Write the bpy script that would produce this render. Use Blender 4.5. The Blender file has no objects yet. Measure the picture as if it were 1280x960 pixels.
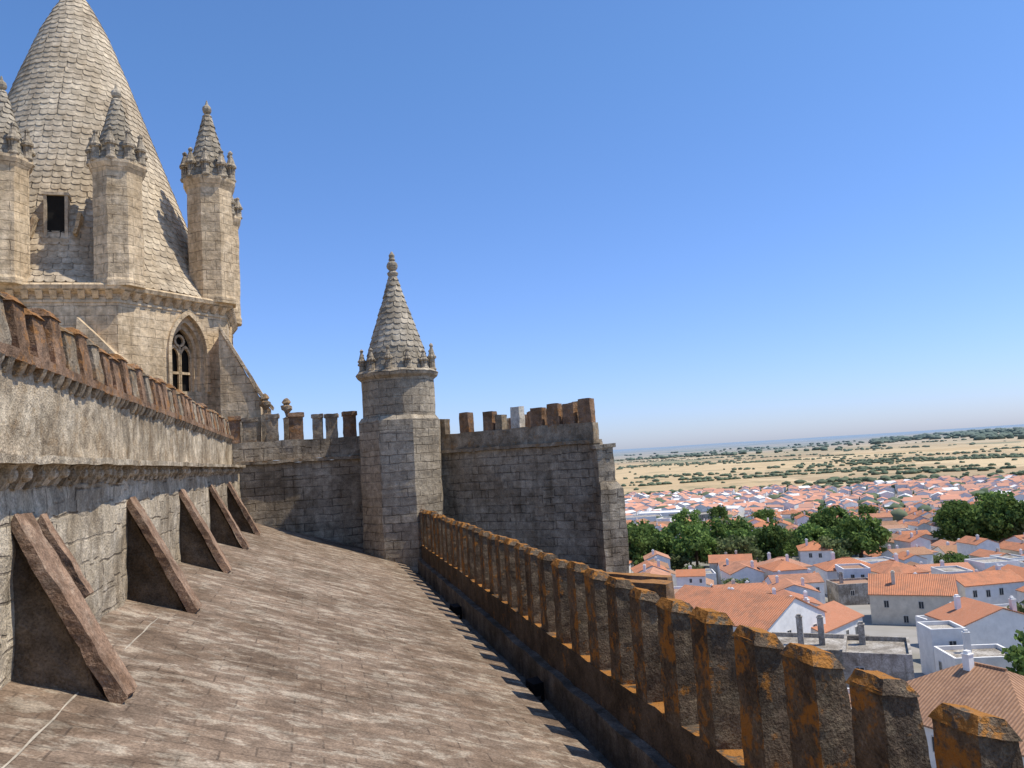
import bpy, math, random
import numpy as np
from mathutils import Vector, Matrix, noise
R_=math.radians
random.seed(7); np.random.seed(7)
sc=bpy.context.scene
col=sc.collection
# ------------------------------------------------------------------ materials
class M:
    def __init__(s,name):
        s.m=bpy.data.materials.new(name); s.m.use_nodes=True; s.t=s.m.node_tree; s.t.nodes.clear()
        s.out=s.t.nodes.new('ShaderNodeOutputMaterial'); s.b=s.t.nodes.new('ShaderNodeBsdfPrincipled')
        s.t.links.new(s.b.outputs[0],s.out.inputs[0]); s.b.inputs['Roughness'].default_value=.9
        s.b.inputs['Specular IOR Level'].default_value=.1
    def put(s,sock,v):
        if isinstance(v,bpy.types.NodeSocket): s.t.links.new(v,sock)
        elif v is not None:
            if isinstance(v,(tuple,list)) and len(v)==3 and sock.type=='RGBA': v=tuple(v)+(1,)
            sock.default_value=v
    def n(s,typ,ins=None,**at):
        nd=s.t.nodes.new(typ)
        for k,v in at.items(): setattr(nd,k,v)
        for k,v in (ins or {}).items(): s.put(nd.inputs[k],v)
        return nd
    def noise(s,vec,scale,detail=4,rough=.6,dist=0):
        return s.n('ShaderNodeTexNoise',{'Vector':vec,'Scale':scale,'Detail':min(detail,4.),'Roughness':rough,'Distortion':dist}).outputs[0]
    def mix(s,f,a,b,mode='MIX'):
        nd=s.n('ShaderNodeMix',data_type='RGBA',blend_type=mode)
        s.put(nd.inputs[0],f); s.put(nd.inputs[6],a); s.put(nd.inputs[7],b); return nd.outputs[2]
    def rng(s,v,a,b,c=0.,d=1.):
        nd=s.n('ShaderNodeMapRange',{0:v,1:a,2:b,3:c,4:d}); return nd.outputs[0]
    def math(s,op,a,b=0.):
        nd=s.n('ShaderNodeMath',operation=op); s.put(nd.inputs[0],a); s.put(nd.inputs[1],b); return nd.outputs[0]
    def scalev(s,vec,sx,sy,sz):
        nd=s.n('ShaderNodeMapping',{'Vector':vec,'Scale':(sx,sy,sz)}); return nd.outputs[0]
    def grey(s,k): return s.n('ShaderNodeCombineColor',{0:k,1:k,2:k}).outputs[0]
    def col(s,c): s.put(s.b.inputs['Base Color'],c)
    def bump(s,h,st,dist=.05):
        nd=s.n('ShaderNodeBump',{'Strength':st,'Distance':dist,'Height':h}); s.t.links.new(nd.outputs[0],s.b.inputs['Normal'])

def stone(name,c1,c2,mort=(.12,.1,.08),bw=.7,bh=.33,ms=.015,dark=(.4,.36,.31),darkamt=.7,lichen=None,lam=0.,
          pale=None,palam=0.,bump=.6,brick=True,distort=.07,rot=False,island=0.,sc1=.5,streak=.5,patch=(1,1,1),lbias=0.,ms2=.85,fine=True,lup=.2,l0=.53,psc=1.9,n2c=(.55,1.38),pr=(.5,.62)):
    m=M(name); g=m.n('ShaderNodeNewGeometry'); pos=g.outputs['Position']
    if brick:
        uv=m.n('ShaderNodeTexCoord').outputs['UV']
        if rot: uv=m.n('ShaderNodeMapping',{'Vector':uv,'Rotation':(0,0,math.pi/2)}).outputs[0]
        nz=m.n('ShaderNodeTexNoise',{'Vector':pos,'Scale':2.2,'Detail':3.}).outputs[1]
        off=m.n('ShaderNodeVectorMath',{0:nz,1:(.5,.5,.5)},operation='SUBTRACT').outputs[0]
        off=m.n('ShaderNodeVectorMath',{0:off,'Scale':distort*1.6},operation='SCALE').outputs[0]
        v=m.n('ShaderNodeVectorMath',{0:uv,1:off},operation='ADD').outputs[0]
        mid=tuple((a+b_)/2 for a,b_ in zip(c1,c2))
        b=m.n('ShaderNodeTexBrick',{'Vector':v,'Color1':c1,'Color2':c2,'Mortar':mid,'Scale':1.,'Mortar Size':ms,'Mortar Smooth':.6,'Bias':0.,'Brick Width':bw,'Row Height':bh})
        bf=m.math('MULTIPLY',b.outputs[1],m.rng(m.noise(pos,1.1,3,.7),.38,.6,.25,1))
        c=m.mix(m.math('MULTIPLY',bf,ms2),b.outputs[0],mort)
    else:
        c=m.mix(m.rng(m.noise(pos,1.3,3),.35,.65),c1,c2); bf=None
    if island: c=m.mix(1.,c,m.grey(m.rng(g.outputs['Random Per Island'],0,1,1-island,1+island)),'MULTIPLY')
    n1=m.noise(pos,sc1,4,.68,.4); n2=m.noise(pos,5.,4,.7)
    if pale: c=m.mix(m.math('MULTIPLY',m.rng(m.noise(m.scalev(pos,*patch),psc,4,.74,.3),*pr),palam),c,pale)
    c=m.mix(m.math('MULTIPLY',m.rng(n1,.42,.62),darkamt),c,dark,'MULTIPLY')
    if streak:
        st=m.noise(m.scalev(pos,2.6,2.6,.22),1.,4,.65)
        c=m.mix(m.math('MULTIPLY',m.rng(st,.48,.66),streak),c,dark,'MULTIPLY')
    c=m.mix(1.,c,m.grey(m.rng(n2,.25,.75,*n2c)),'MULTIPLY')
    h=m.math('MULTIPLY',n2,.9)
    if fine:
        n3=m.noise(pos,38.,3,.7); c=m.mix(1.,c,m.grey(m.rng(n3,.3,.7,.62,1.36)),'MULTIPLY'); h=m.math('ADD',h,m.math('MULTIPLY',n3,.4))
    if lichen:
        sx=m.n('ShaderNodeSeparateXYZ',{0:g.outputs['Normal']})
        ln=m.math('ADD',m.noise(pos,3.6,4,.75),m.math('MULTIPLY',m.rng(sx.outputs[2],.2,.9),lup))
        if lbias: ln=m.math('ADD',ln,m.math('MULTIPLY',sx.outputs[0],-lbias))
        c=m.mix(m.math('MULTIPLY',m.rng(ln,l0,l0+.09),lam),c,lichen)
    m.col(c)
    if bf is not None: h=m.math('SUBTRACT',h,m.math('MULTIPLY',bf,.5))
    m.bump(h,bump,.06)
    return m.m
def plain(name,c,rough=.8,var=.25,scale=3.):
    m=M(name); g=m.n('ShaderNodeNewGeometry'); k=m.rng(m.noise(g.outputs['Position'],scale,4,.65),.25,.75,1-var,1+var)
    oi=m.n('ShaderNodeObjectInfo').outputs['Random']
    k=m.math('MULTIPLY',k,m.rng(oi,0,1,.88,1.05))
    m.col(m.mix(1.,c,m.grey(k),'MULTIPLY')); m.b.inputs['Roughness'].default_value=rough
    return m.m
ORANGE=(.4,.165,.03)
m_roof=stone('aisle_roof_paving',(.262,.19,.133),(.2,.147,.105),(.09,.067,.05),.6,.26,.013,(.5,.46,.42),.75,None,0,(.45,.385,.295),.6,.4,distort=.016,rot=True,streak=0,sc1=.8,patch=(1.,1.9,1.),ms2=.75,psc=2.3,n2c=(.6,1.32),pr=(.5,.59))
m_wall=stone('clerestory_masonry',(.6,.5,.355),(.45,.375,.27),(.17,.135,.095),.75,.34,.02,(.42,.37,.31),.65,None,0,(.7,.6,.45),.6,.8,streak=.35)
m_web=stone('shaded_web_masonry',(.19,.145,.1),(.13,.1,.07),brick=False,dark=(.38,.33,.27),darkamt=.8,bump=.9)  # darkened wall stone: shade under the coping slabs is put into the colour
m_up=stone('weathered_render',(.62,.51,.36),(.44,.365,.26),bw=1,bh=1,brick=False,dark=(.36,.32,.27),darkamt=.75,pale=(.74,.63,.46),palam=.65,bump=1.,lichen=(.32,.18,.06),lam=.25,sc1=.9,streak=.4)
m_trans=stone('transept_granite',(.46,.385,.28),(.33,.275,.2),(.12,.095,.07),.72,.3,.022,(.42,.37,.31),.65,None,0,(.54,.46,.34),.5,1.)
m_turret=stone('turret_granite',(.5,.42,.305),(.38,.32,.235),(.13,.105,.075),.62,.31,.02,(.45,.4,.34),.5,None,0,(.55,.47,.35),.4,1.,streak=.3)
m_lant=stone('lantern_limestone',(.7,.54,.345),(.57,.44,.28),(.24,.18,.12),.7,.36,.018,(.5,.45,.38),.5,None,0,(.78,.63,.43),.5,.7,streak=.4,fine=False)
m_scale=stone('lantern_scale_tiles',(.6,.5,.355),(.49,.405,.29),brick=False,dark=(.55,.5,.44),darkamt=.6,island=.13,bump=.4,streak=.45,sc1=.4,fine=False)
m_scale2=stone('turret_scale_tiles',(.44,.38,.285),(.33,.285,.215),brick=False,dark=(.5,.46,.4),darkamt=.5,island=.2,bump=.5,streak=.3,sc1=.9)
m_merl=stone('lichened_merlon_stone',(.18,.13,.085),(.105,.078,.055),brick=False,dark=(.4,.37,.32),darkamt=.5,lichen=ORANGE,lam=.8,bump=1.,sc1=1.6,streak=.2,lbias=.085,pale=(.32,.26,.17),palam=.35,lup=.27,l0=.59,psc=6)
m_merl2=stone('brown_merlon_stone',(.38,.24,.15),(.26,.17,.11),brick=False,dark=(.4,.36,.3),darkamt=.7,lichen=(.38,.17,.045),lam=.6,bump=.9,sc1=1.2,streak=.3)
m_pwall=stone('parapet_wall_stone',(.14,.105,.072),(.095,.072,.052),brick=False,dark=(.4,.36,.3),darkamt=.6,lichen=ORANGE,lam=.75,bump=.9,sc1=1.2,streak=.3,lup=.2,l0=.6)
m_merl3=stone('grey_merlon_stone',(.44,.36,.255),(.3,.245,.175),brick=False,dark=(.4,.36,.31),darkamt=.7,lichen=(.34,.18,.06),lam=.45,bump=.9,sc1=1.2,streak=.3)
m_curb=stone('gutter_curb_stone',(.22,.185,.145),(.14,.12,.095),brick=False,dark=(.4,.38,.34),darkamt=.7,bump=.8,sc1=1.2)
m_slab=stone('coping_slab_stone',(.36,.23,.148),(.25,.163,.108),brick=False,dark=(.45,.4,.35),darkamt=.7,bump=.8,sc1=1.8,streak=0,pale=(.5,.38,.27),palam=.45,psc=3)
m_dark=plain('dark_interior',(.02,.018,.015))
m_glass=plain('window_pane_dark',(.05,.055,.06),.3)
# ------------------------------------------------------------------ mesh helpers
def auto_uv(me,mode='auto',R=1.):
    uvl=me.uv_layers.new(name='UVMap'); n=len(me.loops)
    co=np.empty(len(me.vertices)*3); me.vertices.foreach_get('co',co); co=co.reshape(-1,3)
    li=np.empty(n,dtype=np.int32); me.loops.foreach_get('vertex_index',li)
    nf=len(me.polygons); tot=np.empty(nf,dtype=np.int32); me.polygons.foreach_get('loop_total',tot)
    nr=np.empty(nf*3); me.polygons.foreach_get('normal',nr); nr=nr.reshape(-1,3); nl=np.repeat(nr,tot,axis=0)
    p=co[li]
    if mode=='auto':
        t=np.stack([-nl[:,1],nl[:,0],np.zeros(n)],1); ln=np.linalg.norm(t,axis=1); flat=ln<.12
        t[flat]=(1,0,0); ln[flat]=1; t/=ln[:,None]; t[~flat]=np.round(t[~flat],1); t/=np.linalg.norm(t,axis=1)[:,None]
        v=np.cross(nl,t); v[flat]=(0,1,0)
        v=np.round(v,1); v/=np.maximum(np.linalg.norm(v,axis=1),.1)[:,None]
        uv=np.stack([(p*t).sum(1),(p*v).sum(1)],1)
    elif mode=='roof': uv=np.stack([p[:,1],p[:,0]*1.05],1)
    else:
        ce=np.empty(nf*3); me.polygons.foreach_get('center',ce); ce=np.repeat(ce.reshape(-1,3),tot,axis=0)
        ac=np.arctan2(ce[:,1],ce[:,0]); a=np.arctan2(p[:,1],p[:,0]); d=(a-ac+math.pi)%(2*math.pi)-math.pi
        uv=np.stack([(ac+d)*R,p[:,2]],1)
    uvl.data.foreach_set('uv',uv.astype(np.float32).ravel())
import bmesh
def mk_mesh(name,verts,faces,mats,uv='auto',R=1.,recalc=True,smooth=False,midx=None):
    me=bpy.data.meshes.new(name); me.from_pydata([tuple(v) for v in verts],[],faces); 
    for m in (mats if isinstance(mats,(list,tuple)) else [mats]): me.materials.append(m)
    if midx is not None: me.polygons.foreach_set('material_index',midx)
    if recalc:
        bm=bmesh.new(); bm.from_mesh(me); bmesh.ops.recalc_face_normals(bm,faces=bm.faces); bm.to_mesh(me); bm.free()
    if smooth: me.polygons.foreach_set('use_smooth',[True]*len(me.polygons))
    me.update()
    if uv: auto_uv(me,uv,R)
    return me
def place(name,me,parent=None,loc=(0,0,0),rz=0.,scale=None,world=True):
    o=bpy.data.objects.new(name,me); col.objects.link(o); o.location=loc; o.rotation_euler=(0,0,rz)
    if scale: o.scale=scale
    if parent is not None:
        o.parent=parent
        if world: o.matrix_parent_inverse=Matrix.Translation(-parent.location)
    return o
def thing(name,label,cat,loc=(0,0,0),group=None,rz=0.):
    o=bpy.data.objects.new(name,None); col.objects.link(o); o.location=loc; o.rotation_euler=(0,0,rz); o.empty_display_size=.3
    o['label']=label; o['category']=cat
    if group: o['group']=group
    return o
def hexa(c,n=(1,1,1),amp=0.,freq=1.,seed=0.):
    c=[Vector(q) for q in c]; nx,ny,nz=n; V=[];D={};F=[]
    def vid(i,j,k):
        if (i,j,k) in D: return D[(i,j,k)]
        a,b,d=i/nx,j/ny,k/nz
        p=((c[0]*(1-a)+c[1]*a)*(1-b)+(c[2]*(1-a)+c[3]*a)*b)*(1-d)+((c[4]*(1-a)+c[5]*a)*(1-b)+(c[6]*(1-a)+c[7]*a)*b)*d
        if amp:
            q=p*freq+Vector((seed,seed*1.7,seed*.3)); p=p+noise.noise_vector(q)*amp+noise.noise_vector(q*3.1)*amp*.5
        D[(i,j,k)]=len(V); V.append(p); return D[(i,j,k)]
    for k in (0,nz):
        for i in range(nx):
            for j in range(ny): F.append((vid(i,j,k),vid(i+1,j,k),vid(i+1,j+1,k),vid(i,j+1,k)))
    for j in (0,ny):
        for i in range(nx):
            for k in range(nz): F.append((vid(i,j,k),vid(i+1,j,k),vid(i+1,j,k+1),vid(i,j,k+1)))
    for i in (0,nx):
        for j in range(ny):
            for k in range(nz): F.append((vid(i,j,k),vid(i,j+1,k),vid(i,j+1,k+1),vid(i,j,k+1)))
    return V,F
def bx(x0,x1,y0,y1,z0,z1): return [(x0,y0,z0),(x1,y0,z0),(x0,y1,z0),(x1,y1,z0),(x0,y0,z1),(x1,y0,z1),(x0,y1,z1),(x1,y1,z1)]
def box(name,x0,x1,y0,y1,z0,z1,mat,parent=None,step=None,amp=0.,freq=1.,seed=0.):
    n=(1,1,1)
    if step: n=tuple(max(1,min(200,int(round(d/step)))) for d in (x1-x0,y1-y0,z1-z0))
    V,F=hexa(bx(x0,x1,y0,y1,z0,z1),n,amp,freq,seed)
    return place(name,mk_mesh(name,V,F,mat),parent)
def join(parts):
    V=[];F=[]
    for v,f in parts:
        o=len(V); V+=list(v); F+=[tuple(i+o for i in q) for q in f]
    return V,F
def lathe(prof,seg,phase=0.,amp=0.,freq=1.,seed=0.,c=(0,0)):
    V=[];F=[]
    for r,z in prof:
        for i in range(seg):
            a=phase+2*math.pi*i/seg; p=Vector((c[0]+r*math.cos(a),c[1]+r*math.sin(a),z))
            if amp: p=p+noise.noise_vector(p*freq+Vector((seed,0,seed)))*amp
            V.append(p)
    for k in range(len(prof)-1):
        for i in range(seg):
            j=(i+1)%seg; F.append((k*seg+i,k*seg+j,(k+1)*seg+j,(k+1)*seg+i))
    F.append(tuple(range(seg))[::-1]); F.append(tuple((len(prof)-1)*seg+i for i in range(seg)))
    return V,F
def scales(prof,rows,tw,lift=.06,jit=.02):
    zs=[p[0] for p in prof]; rs=[p[1] for p in prof]; rad=lambda z: float(np.interp(z,zs,rs))
    z0,z1=zs[0],zs[-1]; h=(z1-z0)/rows; V=[];F=[]
    for i in range(rows):
        zt=z0+(i+1)*h+h*.25; zb=z0+i*h; r=rad(zb); nt=max(6,int(round(2*math.pi*r/tw))); w=2*math.pi/nt
        for k in range(nt):
            a=(k+.5*(i%2))*w+random.uniform(-.05,.05)*w; jz=random.uniform(-jit,jit); jl=random.uniform(-.3,.4)*lift
            pts=[(-.49,1,0),(.49,1,0),(.49,.22,.8),(.34,.06,1),(0,0.,1),(-.34,.06,1),(-.49,.22,.8)]
            o=len(V)
            for s,d,l in pts:
                z=zb+(zt-zb)*d+jz; rr=rad(min(z,z1))+ (lift+jl)*l+.01; V.append(((rr)*math.cos(a+s*w),rr*math.sin(a+s*w),z))
            for s,d,l in pts[2:]:
                z=zb+(zt-zb)*d+jz; rr=rad(min(z,z1))-.02; V.append((rr*math.cos(a+s*w),rr*math.sin(a+s*w),z))
            F.append(tuple(o+q for q in range(7)))
            for q in range(4): F.append((o+2+q,o+7+q,o+8+q,o+3+q))
    return V,F
def ball(r,z,n=8):
    return [(max(.01,r*math.sin(math.pi*k/n)),z-r*math.cos(math.pi*k/n)) for k in range(n+1)]
# ------------------------------------------------------------------ camera, light, world
PSI=R_(14.3); P=R_(5.15); TH=R_(3.6)
f=Vector((math.sin(PSI)*math.cos(P),math.cos(PSI)*math.cos(P),math.sin(P))); r0=Vector((math.cos(PSI),-math.sin(PSI),0)); u0=r0.cross(f)
rt=r0*math.cos(TH)-u0*math.sin(TH); up=r0*math.sin(TH)+u0*math.cos(TH)
cam=bpy.data.cameras.new('camera'); co=bpy.data.objects.new('camera',cam); col.objects.link(co)
mm=Matrix((rt,up,-f)).transposed().to_4x4(); co.matrix_world=mm
cam.lens=28.125; cam.sensor_width=36; cam.clip_start=.1; cam.clip_end=80000; sc.camera=co
EL=R_(62); PH=R_(14)
S=Vector((math.cos(EL)*math.cos(PH),-math.cos(EL)*math.sin(PH),math.sin(EL)))
sl=bpy.data.lights.new('sun','SUN'); sl.energy=5.; sl.angle=R_(.5); sl.color=(1,.93,.82)
so=bpy.data.objects.new('sun',sl); col.objects.link(so); so.rotation_euler=S.to_track_quat('Z','Y').to_euler(); so.location=(20,0,40)
w=bpy.data.worlds.new('World'); sc.world=w; w.use_nodes=True; nt=w.node_tree; bg=nt.nodes['Background']
sky=nt.nodes.new('ShaderNodeTexSky'); sky.sky_type='NISHITA'; sky.sun_disc=False; sky.sun_elevation=EL; sky.sun_rotation=math.atan2(S.x,S.y)
sky.altitude=300; sky.air_density=1.; sky.dust_density=.6; sky.ozone_density=2.5
tc_=nt.nodes.new('ShaderNodeTexCoord'); sp_=nt.nodes.new('ShaderNodeSeparateXYZ'); nt.links.new(tc_.outputs['Generated'],sp_.inputs[0])
mr=nt.nodes.new('ShaderNodeMapRange'); mr.inputs[1].default_value=0; mr.inputs[2].default_value=.45; nt.links.new(sp_.outputs[2],mr.inputs[0])
m1=nt.nodes.new('ShaderNodeMix'); m1.data_type='RGBA'; m1.inputs[6].default_value=(.9,1.02,1.56,1); m1.inputs[7].default_value=(.88,1.2,1.56,1); nt.links.new(mr.outputs[0],m1.inputs[0])
m2=nt.nodes.new('ShaderNodeMix'); m2.data_type='RGBA'; m2.blend_type='MULTIPLY'; m2.inputs[0].default_value=1; nt.links.new(sky.outputs[0],m2.inputs[6]); nt.links.new(m1.outputs[2],m2.inputs[7])
nt.links.new(m2.outputs[2],bg.inputs[0]); bg.inputs[1].default_value=.118
sc.view_settings.view_transform='Standard'; sc.view_settings.look='None'; sc.view_settings.exposure=0
def topix(x,y,z):
    q=Vector((x,y,z)); d=q.dot(f)
    return 640+1000*q.dot(rt)/d, 480-1000*q.dot(up)/d
# ------------------------------------------------------------------ aisle roof + gutter
def rz(x): return -2.63-.325*x
ar=thing('aisle_roof','sloping brown stone-paved aisle roof with pale lichen streaks','roof',(0,15,rz(0)))
V,F=hexa([(-2.75,-3,rz(-2.75)-.3),(3.15,-3,rz(3.15)-.3),(-2.75,32.6,rz(-2.75)-.3),(3.15,32.6,rz(3.15)-.3),(-2.75,-3,rz(-2.75)),(3.15,-3,rz(3.15)),(-2.75,32.6,rz(-2.75)),(3.15,32.6,rz(3.15))],(30,170,1),.02,.8)
place('paved_slope',mk_mesh('paved_slope',V,F,m_roof,'roof'),ar)
m_mort=plain('pale_mortar',(.36,.31,.24),var=.5)
def jz(x,y):
    q=Vector((x,y,rz(x)))*.8; return (noise.noise_vector(q)*.02+noise.noise_vector(q*3.1)*.01).z
for ya,yb in ((3,8.4),(10.2,12.3)):
    V=[];F=[];nn_=int((yb-ya)/.1)
    for i in range(nn_+1):
        y=ya+i*.1; wd=.008+.006*noise.noise(Vector((y*3,0,0))); cx=-2.16+.02*noise.noise(Vector((y*1.5,4,0)))
        for x in (cx-wd,cx+wd): V.append((x,y,rz(x)+jz(x,y)+.007))
    for i in range(nn_): F.append((2*i,2*i+1,2*i+3,2*i+2))
    place('mortar_joint',mk_mesh('mortar_joint',V,F,m_mort),ar)
box('gutter_channel',3.14,3.56,-3,30.5,-4.3,-3.98,m_curb,ar,.4,.02)
m_blk=plain('black_metal',(.015,.015,.016),.4)
for y in (12.9,20.3):
    e=thing('floodlight','small black floodlight standing in roof gutter','floodlight',(3.35,y,-3.98),'floodlights in the gutter',R_(200))
    V,F=hexa([(-.12,-.08,.16),(.12,-.08,.16),(-.09,.1,.12),(.09,.1,.12),(-.12,-.08,.38),(.12,-.08,.38),(-.09,.1,.32),(.09,.1,.32)],(2,2,2)); o=place('housing',mk_mesh('housing',V,F,m_blk)); o.parent=e
    V,F=join([hexa(bx(-.16,-.13,-.03,.03,0,.3)),hexa(bx(.13,.16,-.03,.03,0,.3)),hexa(bx(-.13,.13,-.05,.05,0,.03))]); o=place('bracket',mk_mesh('bracket',V,F,m_blk)); o.parent=e
    V,F=hexa(bx(-.1,.1,-.095,-.083,.18,.36)); o=place('lens',mk_mesh('lens',V,F,m_glass)); o.parent=e
# ------------------------------------------------------------------ outer parapet with merlons
pp=thing('parapet_wall','low parapet with row of orange-lichened merlons along roof edge','parapet wall',(3.9,14,-4))
box('curb',3.57,3.73,-3,30.2,-4.2,-3.5,m_curb,pp,.2,.03,1.5)
V,F=hexa([(3.72,-3,-30),(4.35,-3,-30),(3.72,30.2,-30),(4.35,30.2,-30),(3.725,-3,-3.0),(4.25,-3,-3.04),(3.725,30.2,-3.0),(4.25,30.2,-3.04)],(2,150,20),.03,1.3)
place('wall',mk_mesh('wall',V,F,m_pwall),pp)
mv=[]
for s in range(6):
    L=.4; H=1.24; j=random.Random(s); a=[j.uniform(-.02,.02) for _ in range(8)]
    V1=hexa([(0,-L+a[0],-.06),(.42,-L+a[1],-.06),(0,a[2],-.06),(.42,a[3],-.06),(0.,-L+.01+a[4],H),(.28,-L+.01,H-.06+a[5]),(0.,-.01+a[6],H),(.28,-.01,H-.06+a[7])],(7,7,20),.01,6.,s*5.3)
    V2=hexa([(-.012,-L-.01+a[4],H-.02),(.295,-L-.01,H-.08+a[5]),(-.012,.01+a[6],H-.02),(.295,.01,H-.08+a[7]),(.05,-L+.05,H+.08),(.23,-L+.05,H+.04),(.05,-.05,H+.08),(.23,-.05,H+.04)],(7,8,3),.013,6.,s*2.3)
    V,F=join([V1,V2]); mv.append(mk_mesh('merlon',V,F,m_merl))
for k in range(-2,31):
    o=place('merlon',mv[(k*5)%6],pp,(3.75+random.uniform(-.012,.012),4.47+.84*k,-3.0),R_(random.uniform(-2,2)),(1,random.uniform(.95,1.05),random.uniform(.97,1.02)))
# ------------------------------------------------------------------ clerestory wall
cw=thing('clerestory_wall','weathered stone nave wall with corbelled ledge and merlon parapet','wall',(-2.9,15,-2))
box('lower_wall',-3.4,-2.7,-3,32.4,-2.6,.19,m_wall,cw,.2,.05,1.4)
box('ledge',-3.3,-2.43,-3,31.8,.21,.285,m_up,cw,.17,.018,1.7)
box('upper_wall',-3.4,-2.92,-3,32.0,.27,1.28,m_up,cw,.2,.045,1.3)
box('string_course',-3.4,-2.83,-3,32.05,1.28,1.39,m_merl2,cw,.17,.022,2.)
pr=join([hexa([(-.02,-.08,-.22),(.04,-.08,-.22),(-.02,.08,-.22),(.04,.08,-.22),(-.02,-.1,0),(.17,-.1,0),(-.02,.1,0),(.17,.1,0)],(3,3,4),.018,6,1),
         lathe(ball(.07,-.09,6),8,0,.015,8,2,(.11,0))])
mc=mk_mesh('corbel',pr[0],pr[1],m_up)
for k in range(80): place('corbel',mc,cw,(-2.7,2.+.375*k,.2),R_(random.uniform(-4,4)),(random.uniform(.8,1.1),random.uniform(.65,.9),random.uniform(.8,1.05)))
V,F=hexa([(-.05,-.06,-.14),(.03,-.06,-.14),(-.05,.06,-.14),(.03,.06,-.14),(-.05,-.07,0),(.09,-.07,0),(-.05,.07,0),(.09,.07,0)],(2,2,3),.012,8)
md=mk_mesh('dentil',V,F,m_merl3)
for k in range(84): place('dentil',md,cw,(-2.91,4.6+.325*k+random.uniform(-.04,.04),1.285),0,(1,random.uniform(.7,1.3),random.uniform(.7,1.2)))
mv2=[]
for s in range(6):
    L=.42; H=.6; j=random.Random(s+20); a=[j.uniform(-.02,.02) for _ in range(8)]
    V,F=hexa([(-.4,-L+a[0],-.05),(-.04,-L+a[1],-.05),(-.4,a[2],-.05),(-.04,a[3],-.05),(-.38,-L+.02+a[4],H),(-.12,-L+.02,H+.0+a[5]),(-.38,-.02+a[6],H),(-.12,-.02,H+.0+a[7])],(6,8,9),.018,5,s*3.3)
    V3=hexa([(-.41,-L-.01,H-.03),(-.09,-L-.01,H-.04),(-.41,.01,H-.03),(-.09,.01,H-.04),(-.33,-L+.05,H+.07),(-.18,-L+.05,H+.06),(-.33,-.05,H+.07),(-.18,-.05,H+.06)],(4,6,2),.015,5,s)
    V,F=join([(V,F),V3]); mv2.append(mk_mesh('merlon',V,F,m_merl2 if s%4 else m_merl3))
for k in range(-9,39):
    place('merlon',mv2[(k*5)%6],cw,(-2.8,7.6+.615*k,1.39),R_(random.uniform(-2,2)),(1,random.uniform(.93,1.05),random.uniform(.86,1.04)))
for i,y in enumerate((3.75,8.48,13.25,18.1,23.1,27.9)):
    b=thing('sloping_buttress','triangular stone buttress with sloping brown coping slab on roof','buttress',(-2.3,y,rz(-2.3)),'buttresses along the nave wall')
    xt,zt,xf=-2.68,-.3,-1.76; zf=rz(xf)+.04
    wv=.23
    V,F=hexa([(xt-.02,y-wv,zt-.05),(xf-.08,y-wv,zf-.07),(xt-.02,y+wv,zt-.05),(xf-.08,y+wv,zf-.07),(xt+.03,y-wv,zt+.05),(xf+.03,y-wv,zf+.02),(xt+.03,y+wv,zt+.05),(xf+.03,y+wv,zf+.02)],(24,6,2),.018,4.5,i)
    place('coping_slab',mk_mesh('coping_slab',V,F,m_slab),b)
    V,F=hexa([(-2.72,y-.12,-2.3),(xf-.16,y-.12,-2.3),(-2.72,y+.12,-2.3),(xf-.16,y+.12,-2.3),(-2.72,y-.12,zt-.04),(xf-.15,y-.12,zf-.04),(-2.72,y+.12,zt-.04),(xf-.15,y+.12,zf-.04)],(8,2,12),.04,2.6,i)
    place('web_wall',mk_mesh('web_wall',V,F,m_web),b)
    if i==1:
        y2=y+.55
        V,F=hexa([(xt,y2-.09,zt-.1),(-2.28,y2-.09,-1.15),(xt,y2+.09,zt-.1),(-2.28,y2+.09,-1.15),(xt+.05,y2-.09,zt+.02),(-2.2,y2-.09,-1.1),(xt+.05,y2+.09,zt+.02),(-2.2,y2+.09,-1.1)],(10,2,2),.018,4.)
        place('narrow_slab',mk_mesh('narrow_slab',V,F,m_slab),b)
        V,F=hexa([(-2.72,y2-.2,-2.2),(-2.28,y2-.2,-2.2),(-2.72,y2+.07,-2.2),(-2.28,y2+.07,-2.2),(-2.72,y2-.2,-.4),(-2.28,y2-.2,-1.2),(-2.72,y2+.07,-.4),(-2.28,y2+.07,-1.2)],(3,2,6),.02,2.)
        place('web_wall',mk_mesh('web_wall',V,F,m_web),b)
nb=thing('nave_body','stone nave body below the lantern tower','church nave',(-9.6,15,-29))
box('nave_block',-16.2,-3.42,-3,31.4,-30,1.0,m_up,nb)
box('aisle_block',-3.4,3.7,-3,32.3,-30,-4.35,m_trans,nb)
# ------------------------------------------------------------------ transept
tr=thing('transept','grey granite transept wall topped with spaced merlons','church transept',(1,33,-29))
box('side_wall',-2.95,5.3,32.45,43,-30,.3,m_trans,tr,.6,.05,.9)
box('string_course',-3.0,5.0,32.28,32.9,.3,.42,m_merl3,tr,.25,.035,1.5)
box('parapet',-2.95,5.0,32.4,32.95,.42,1.16,m_trans,tr,.25,.05,1.)
def blockmerl(w,t,h,cap,mat,seed):
    P_=[hexa(bx(-w/2,w/2,-t/2,t/2,-.04,h),(5,4,8),.022,3.5,seed)]
    if cap: P_.append(hexa(bx(-w/2-.05,w/2+.05,-t/2-.05,t/2+.05,h-.02,h+.14),(5,4,2),.03,3,seed+4))
    V,F=join(P_); return mk_mesh('merlon',V,F,mat)
bm1=[blockmerl(.5,.45,.9,True,m_merl3 if s else m_merl2,s*3.1) for s in range(3)]
for i,(x,sx) in enumerate(((-2.85,.8),(-2.3,1.),(-1.45,.9),(-.55,1.05),(.28,.75),(.82,.9),(1.52,.95))): place('merlon',bm1[i%3],tr,(x,32.68,1.16),R_(random.uniform(-6,6)),(sx,1,random.uniform(.9,1.04)))
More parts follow.
